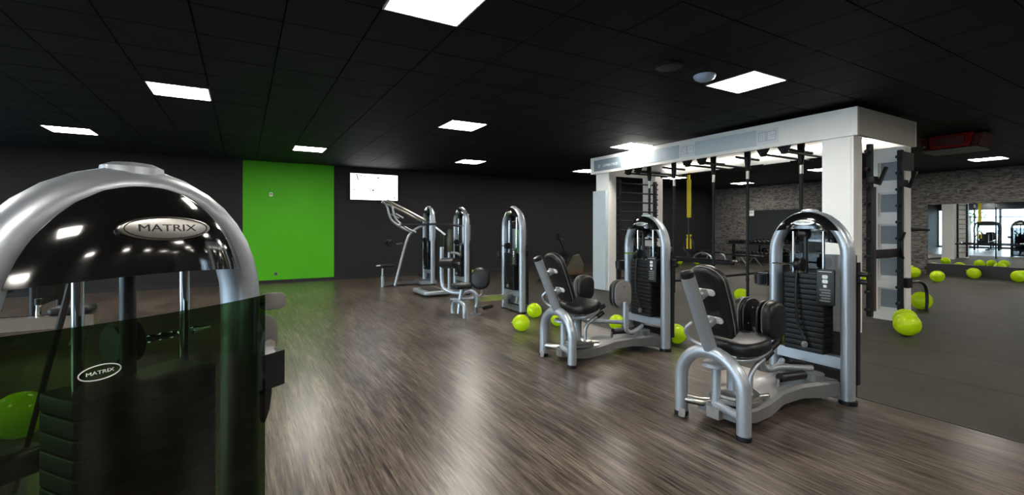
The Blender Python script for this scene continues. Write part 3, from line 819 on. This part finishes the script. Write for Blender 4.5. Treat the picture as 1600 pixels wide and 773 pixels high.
# hanging posts with T heads
for (y_, zlow) in ((4.05,.9),(4.96,.16),(5.65,.16),(6.58,.04),(7.25,1.15)):
    p = rb(MB().tube([(7.75,y_,2.40),(7.75,y_,zlow)], .026, 10), 'hanging_post', 'matte', None, True)
    MB().tube([(7.42,y_,2.62),(8.08,y_,2.62)], .022, 8).lathe([(.032,2.42),(.055,2.60),(.055,2.80)], 12, Matrix.Translation((7.75,y_,0))).build('post_head', M['matte'], p, True, RO)
    MB().cyl((7.75,y_,2.26),(7.75,y_,2.40),.03,10).build('post_collar', M['steel'], p, True, RO)
    k = MB(); z_ = 2.0
    while z_ > zlow + .1:
        k.lathe([(.030,0),(.034,.006),(.034,.024),(.030,.03)], 10, Matrix.Translation((7.75,y_,z_))); z_ -= .22
    k.build('post_rings', M['black'], p, True, RO)['kind'] = 'stuff'
# wall ladder at the far end
for k in range(11):
    rb(MB().tube([(7.15,7.63,.28+.21*k),(8.41,7.63,.28+.21*k)], .018, 8), 'ladder_rung', 'matte', None, True)
for x_ in (7.22, 8.34):
    rail = rb(MB().box(x_-.03,x_+.03,7.60,7.67,.05,2.46), 'ladder_rail', 'matte')
    k = MB()
    for q in range(20): k.cyl((x_-.075 if x_ < 8 else x_+.075, 7.62, .12+.12*q), (x_, 7.62, .12+.12*q), .016, 8)
    k.build('rail_pegs', M['black'], rail, True, RO)
# near end: pegged uprights, hooks, tubes, cross bar
for x_ in (7.30, 8.24):
    up = rb(MB().box(x_-.03,x_+.03,2.90,2.96,.20,2.52), 'pegged_upright', 'matte')
    k = MB()
    for q in range(10): k.cyl((x_-.11, 2.93, .30+.235*q), (x_, 2.93, .30+.235*q), .024, 8)
    k.build('upright_pegs', M['black'], up, True, RO)
    MB().tube([(x_,2.90,2.02),(x_+.04,2.84,1.98),(x_+.14,2.80,2.20)], .028, 8).build('j_hook', M['black'], up, True, RO)
    MB().box(x_-.07,x_+.07,2.86,2.93,2.0,2.08).build('hook_plate', M['black'], up, False, RO)
for dx in (.09, .14):
    rb(MB().cyl((7.30+dx,2.93,.26),(7.30+dx,2.93,1.95),.018,8), 'stored_tube', 'brown', None, True)
rb(MB().box(7.33,8.21,2.93,2.97,.97,1.09), 'cross_bar', 'matte')
rb(MB().box(8.27,8.62,2.90,2.95,2.24,2.50), 'end_plate', 'matte')
rb(MB().tube(spline([(8.30,2.90,1.32),(8.18,2.89,1.20),(8.17,2.89,1.05),(8.22,2.89,.95)],5), .018, 8), 'strap_loop', 'black', None, True)
rb(MB().tube([(8.66,2.99,1.38),(8.90,2.97,1.375),(9.32,2.95,1.36)], [.05,.035,.02], 10), 'dip_arm', 'matte', None, True)
rb(MB().box(8.30,8.45,2.86,2.94,.52,.66), 'latch', 'black')
rb(MB().tube(spline([(8.55,2.92,.58),(8.80,2.90,.58),(8.97,2.88,.50),(9.0,2.87,.30),(8.93,2.86,.14)],6), .022, 8), 'floor_handle', 'black', None, True)
rb(MB().tube([(8.52,6.0,2.58),(8.52,7.5,2.58)], .02, 8), 'strap_rail', 'matte', None, True)
# rear crossbeam carrying the barbell
rb(MB().box(8.43,8.47,5.70,7.70,.64,.70), 'rear_beam', 'matte')

# soffit lamps of the rig: slim lit strips just under the canopy roof
for (y0, y1) in ((3.1,5.4),(5.6,7.6)):
    rb(MB().box(xK-.12,xK-.08,y0,y1,2.775,2.795), 'led_strip', 'led')

# things on the rig
t = thing('suspension_trainer', 'yellow strap trainer with black handles hanging from the rig rear', 'strap trainer', (8.58, 6.87, 0))
MB().box(-.012,.012,-.05,.05,1.62,2.46).build('strap', M['yellow'], t)
MB().tube(spline([(0,0,2.62),(0,.01,2.5),(0,0,2.44)],3), .03, 8).build('anchor', M['yellow'], t)
MB().tube([(0,.01,1.62),(0,.02,1.35),(0,.0,1.22)], .014, 8).build('webbing', M['black'], t)
for s in (-1, 1):
    MB().box(-.01,.01,s*.045-.016,s*.045+.016,.92,1.24).build('leg_strap', M['yellow'], t)
    MB().tube(spline([(0,s*.045,1.2),(0,s*.13,1.0),(0,s*.12,.88),(0,s*.03,.82),(0,s*.03,.75)],5), .016, 8).build('handle_loop', M['black'], t)
    MB().cyl((0,s*.03,.62),(0,s*.03,.80),.022,8).build('hand_grip', M['black'], t)
t = thing('barbell', 'dark barbell with chrome ends lying across the rear of the rig', 'barbell', (8.455, 6.65, .722))
MB().cyl((0,-.85,0),(0,.80,0),.020,10).build('bar', M['matte'], t)
for s in (-1, 1):
    MB().cyl((0,s*.82-.1*(s<0),0),(0,s*.82-.1*(s<0)+s*.12,0),.035,10).build('collar', M['chrome'], t)
t = thing('battle_rope', 'thick black rope stretched straight along the rubber floor behind the rig', 'rope', (8.8, 8.10, 0))
MB().tube([(0,0,.034),(1.6,.04,.034),(3.4,.10,.034),(5.2,.16,.034)], .034, 8).build('rope', M['matte'], t)
MB().cyl((5.0,.155,.04),(5.3,.162,.04),.042,8).build('rope_grip', M['black'], t)

# ------------------------------------------------------------------ balloons
bal_prof = []
for q in range(15):
    a = -PI/2 + PI*q/14
    r_ = math.cos(a); z_ = math.sin(a)
    if z_ < 0: z_ *= 1.10; r_ *= (1 - .06*(z_/1.10)**2)
    bal_prof.append((max(r_, .004), z_))
bal_me = MB().lathe(bal_prof, 28).mesh('balloon_skin', M['balloon'])
knot_me = MB().lathe([(.012,-1.09),(.05,-1.13),(.022,-1.155),(.10,-1.22),(.075,-1.225)], 12).mesh('knot', M['balloon'])
def balloon(x_, y_, r, label, tilt=.9, rz=0.0, z=0.0):
    t = thing('balloon', label, 'balloon', (x_, y_, z), 0, 'lime balloons scattered on the floor')
    for nm_, me in (('skin', bal_me), ('knot', knot_me)):
        o = bpy.data.objects.new(nm_, me); COL.objects.link(o); o.parent = t
        ext = 1.0 + .10*max(0, math.cos(tilt)) * 1
        o.location = (0, 0, r*ext); o.scale = (r, r, r); o.rotation_euler = (tilt, 0, rz)
    return t
balloon(4.52, 3.80, .115, 'lime balloon beside the backrest of the nearest hip machine', 2.4, .5)
balloon(3.25, 5.31, .112, 'lime balloon left of the second hip machine, nearest of its pair', 1.6, 1.0)
balloon(3.90, 5.99, .115, 'lime balloon left of the second hip machine, farther of its pair', 1.9, 2.0)
balloon(3.86, 5.31, .105, 'lime balloon partly hidden behind the seat arch of the second hip machine', 1.6, 2.0)
balloon(4.40, 4.70, .105, 'lime balloon peeping out beside the tower foot of the second hip machine', 1.3, .0)
balloon(8.10, 5.30, .125, 'lime balloon under the rig seen left of the thigh pads', 2.0, .4)
balloon(7.40, 2.56, .145, 'large lime balloon in front of the right end of the rig, nearer of two', 1.15, -.6)
balloon(7.93, 2.76, .135, 'lime balloon behind a larger one at the right end of the rig', 1.5, .9)
balloon(9.99, 3.26, .15, 'lime balloon lying behind the black hose at the rig end', 1.4, 1.4)
balloon(16.1, 5.42, .15, 'lime balloon at the foot of the stone wall, nearer of two', 1.7, 2.3)
balloon(16.9, 5.80, .15, 'lime balloon at the foot of the stone wall, farther of two', 1.7, .3)
balloon(15.35, 4.69, .148, 'lone lime balloon on the rubber floor left of the floor seam', 1.6, 1.2)
balloon(17.25, 4.50, .145, 'lime balloon against the black plinth below the mirror', 2.0, .2)
balloon(17.05, 3.62, .15, 'lime balloon at the right edge of the photo, lower one', 1.8, 1.9)
balloon(17.55, 3.66, .14, 'lime balloon at the right edge of the photo, touching the plinth', 1.8, .9)
balloon(14.80, 11.48, .12, 'small far lime balloon right of the yellow strap', 1.6, .5)
balloon(14.24, 11.82, .10, 'small far lime balloon left of the yellow strap', 1.6, 1.5)
balloon(5.46, 11.60, .115, 'far lime balloon behind the roller pad of the leg machine', 1.6, 2.2)
balloon(-1.28, 4.31, .15, 'lime balloon dimly seen through the dark smoked cover at left', 1.7, 1.9)
balloon(5.40, 3.02, .12, 'lime balloon glimpsed below the thigh pads of the nearest hip machine', 1.6, .3)
balloon(12.9, 6.7, .14, 'lime balloon hidden behind the near machine, showing in the mirror at left', 1.6, .3)
balloon(13.6, 5.6, .14, 'lime balloon behind the thick rig column, showing in the mirror row, first', 1.6, .9)
balloon(13.4, 5.35, .14, 'lime balloon behind the thick rig column, showing in the mirror row, second', 1.6, 1.9)
balloon(13.2, 5.10, .14, 'lime balloon behind the thick rig column, showing in the mirror row, third', 1.6, 2.4)
balloon(12.6, 4.45, .14, 'lime balloon behind the rig end, showing at the mirror centre', 1.6, .1)
balloon(9.6, 4.6, .14, 'lime balloon behind the rig column, showing high in the mirror', 1.6, 1.1)

# ------------------------------------------------------------------ far equipment
t = thing('rowing_bike', 'black and beige exercise bike far left of the rig by the dark wall', 'exercise bike', (7.35, 9.75, 0))
MB().tube([(-.75,.10,.08),(.55,-.05,.08)], .04, 10).build('floor_rail', M['matte'], t)
for x_ in (-.70, .48): MB().tube([(x_,-.25,.03),(x_,.25,.03)], .03, 8).build('floor_foot', M['matte'], t)
MB().slab([(-.30,-.28),(.36,-.28),(.36,.02),(.22,.28),(.08,.24),(-.10,-.05)], .12, .02, face_T((.18,0,.40),(0,-1,0))).build('fan_housing', M['olive'], t)
MB().slab([(-.26,-.10),(.30,-.10),(.30,.04),(-.10,.04)], .15, .01, face_T((.18,0,.24),(0,-1,0))).build('housing_skirt', M['wood'], t)
MB().tube(spline([(.02,0,.50),(-.04,0,.72),(-.12,0,.92),(-.22,0,1.10)],4), .03, 8).build('mast', M['matte'], t)
MB().lathe([(.0,-.07),(.10,-.06),(.10,.06),(.0,.07)], 14, face_T((-.02,0,.70),(0,1,0))).build('crank_guard', M['black'], t)
MB().tube(spline([(-.20,-.18,1.05),(-.23,-.08,1.10),(-.23,.08,1.10),(-.20,.18,1.05)],4), .018, 8).build('handlebar', M['matte'], t)
MB().box(-.27,-.22,-.07,.07,1.10,1.24).build('display', M['black'], t)
MB().slab(rrect(.36,.22,.08), .08, .03, face_T((-.62,.06,.46),(0,0,1),(0,1,0))).build('saddle', M['vinyl'], t)
MB().tube([(-.62,.08,.08),(-.62,.06,.44)], .03, 8).build('saddle_post', M['matte'], t)
MB().tube([(-.55,.06,.42),(.0,0,.50)], .035, 8).build('top_tube', M['matte'], t)
MB().cyl((-.45,.0,.50),(-.10,-.02,.53),.022,8).build('grip', M['steel'], t)

rk = thing('dumbbell_rack', 'black dumbbell rack before the far mirror on the stone wall', 'rack', (16.9, 10.55, 0))
MB().box(-.20,.20,-1.05,1.05,.74,.78).build('shelf', M['matte'], rk)
MB().box(-.26,.14,-1.05,1.05,.30,.34).build('shelf', M['matte'], rk)
for s in (-1, 1): MB().box(-.05,.05,s*.85-.04,s*.85+.04,0,.74).build('upright', M['matte'], rk); MB().box(-.30,.25,s*.85-.05,s*.85+.05,0,.05).build('foot', M['matte'], rk)
db = MB().cyl((-.06,0,0),(.06,0,0),.018,8)
db_h = MB().lathe([(.05,-.045),(.065,-.035),(.065,.035),(.05,.045)], 8, face_T((.105,0,0),(1,0,0))).mesh('weight', M['black'])
db_bar = db.mesh('handle', M['chrome'])
def dumbbell(y_, z_, lab):
    t = thing('dumbbell', lab, 'dumbbell', (16.9 - (.06 if z_ < .5 else 0), y_, z_), 0, 'black dumbbells on the rack')
    share('handle', db_bar, t); share('weight', db_h, t); share('weight', db_h, t, (-.21,0,0))
ORD = ['rightmost','second','third','fourth','fifth','sixth','seventh','eighth','ninth','tenth','eleventh','leftmost']
for k in range(12): dumbbell(10.55-.93+.168*k, .78+.068, 'black dumbbell on the upper rack shelf, %s from the right' % ORD[k] if 0 < k < 11 else '%s black dumbbell on the upper rack shelf' % ORD[k])
for k in range(10): dumbbell(10.55-.70+.155*k, .34+.067, 'black dumbbell on the lower rack shelf, %s from the right' % ORD[k] if k > 0 else 'rightmost black dumbbell on the lower rack shelf')
t = thing('weight_bench', 'low bench with curved silver frame by the foot of the stone wall', 'bench', (15.6, 11.55, 0))
MB().slab(rrect(1.1,.30,.05), .07, .02, face_T((0,0,.45),(0,0,1),(0,1,0)) @ Matrix.Rotation(PI/2,4,'Z')).build('pad', M['vinyl'], t)
for x_ in (-.4, .4): MB().tube(spline([(x_,-.42,.03),(x_,-.35,.30),(x_,0,.44),(x_,.35,.30),(x_,.42,.03)],5), .03, 8).build('leg_arch', M['silver'], t)
MB().box(-.42,.42,-.04,.04,.34,.41).build('spine', M['beam'], t)
t = thing('weight_bench', 'second low bench right of the dark post, in front of the rack', 'bench', (15.0, 9.6, 0))
MB().slab(rrect(1.0,.28,.05), .07, .02, face_T((0,0,.42),(0,0,1),(0,1,0)) @ Matrix.Rotation(PI/2,4,'Z')).build('pad', M['vinyl'], t)
for x_ in (-.36, .36): MB().tube([(x_,-.30,.03),(x_,0,.38),(x_,.30,.03)], .028, 8).build('leg_arch', M['steel'], t)
MB().box(-.38,.38,-.04,.04,.31,.38).build('spine', M['beam'], t)

# low row machine behind the foreground one
t = thing('row_machine', 'low machine with a pale beam and pin seen through the gap of the foreground cover', 'gym machine', (-2.5, 7.4, 0))
MB().box(-.35,.95,-.07,.07,.22,.36).build('beam', M['steel'], t)
MB().box(-.42,-.35,-.08,.08,.20,.38).build('beam_cap', M['black'], t)
MB().cyl((.45,0,.36),(.45,0,.50),.028,10).build('pin', M['chrome'], t)
MB().cyl((.45,0,.50),(.45,0,.57),.036,10).build('pin_knob', M['black'], t)
for x_ in (-.2, .8): MB().tube([(x_,-.28,.03),(x_,0,.22),(x_,.28,.03)], .03, 8).build('leg_arch', M['silver'], t)
MB().slab(rrect(.40,.30,.06), .09, .03, face_T((.75,0,.42),(0,0,1),(0,1,0))).build('seat', M['vinyl'], t)

# machines by the window wall, seen only in the mirror
def frame_trainer(label, loc, rz):
    t = thing('frame_trainer', label, 'gym machine', loc, rz, 'dark frame machines by the windows')
    MB().tube(spline([(-.52,0,.03),(-.52,0,.9),(-.52,0,1.45),(-.38,0,1.68),(0,0,1.72),(.38,0,1.68),(.52,0,1.45),(.52,0,.9),(.52,0,.03)],5), .05, 10).build('arch_frame', M['matte'], t)
    MB().box(-.40,.40,-.04,.04,1.50,1.66).build('top_board', M['black'], t)
    MB().box(-.47,.47,-.05,.05,.30,.38).build('cross_bar', M['matte'], t)
    MB().box(-.30,.10,-.10,.10,.38,1.0).build('weight_stack', M['plate'], t)
    MB().slab(rrect(.34,.34,.06), .09, .03, face_T((.05,-.55,.50),(0,0,1),(0,1,0))).build('seat', M['vinyl'], t)
    MB().slab(rrect(.30,.55,.08), .08, .03, face_T((.05,-.30,.85),(0,-1,.15))).build('backrest', M['vinyl'], t)
    MB().cyl((.05,-.55,.05),(.05,-.55,.46),.04,10).build('seat_post', M['matte'], t)
    MB().box(-.05,.15,-.80,.05,.03,.10).build('base_beam', M['matte'], t)
    for s in (-1, 1): MB().tube(spline([(s*.40,0,1.2),(s*.42,-.35,1.15),(s*.30,-.60,1.05)],4), .028, 8).build('press_arm', M['matte'], t)
    return t
ft = frame_trainer('dark arched machine before the windows, seen in the middle of the mirror', (-2.5, 9.4, 0), -PI/2)
dup(ft, (-3.6, 11.2, 0), -PI/2+.3, 'dark arched machine before the windows, seen at the left of the mirror')
dup(ft, (-2.9, 7.9, 0), -PI/2-.2, 'dark arched machine before the windows, seen at the right edge of the mirror')
dup(ft, (-5.0, 9.9, 0), -PI/2, 'dark arched machine close to the window panes, far back in the mirror')

# a tree outside the windows
t = thing('tree', 'leafy green tree standing outside the window wall', 'tree', (-11.5, 12.5, -.1))
MB().tube(spline([(0,0,0),(.05,0,.8),(0,.05,1.6),(.05,0,2.4)],4), [.10]*13, 8).build('trunk', M['wood'], t)
lf = MB(); rs = random.Random(11)
for q in range(900):
    v = Vector((rs.gauss(0,1), rs.gauss(0,1), rs.gauss(0,1))).normalized() * (rs.random()**.4)
    c = Vector((v.x*1.2, v.y*1.2, 2.6+v.z*1.1))
    T = Matrix.Translation(c) @ Matrix.Rotation(rs.uniform(0,6.3),4,'Z') @ Matrix.Rotation(rs.uniform(0,3.1),4,'X')
    lf.add([(-.02,0,0),(.03,.05,.01),(0,.16,0),(-.05,.06,.01)], [(0,1,2,3)], T)
fo = lf.build('foliage', M['leaf'], t, False); fo['kind'] = 'stuff'
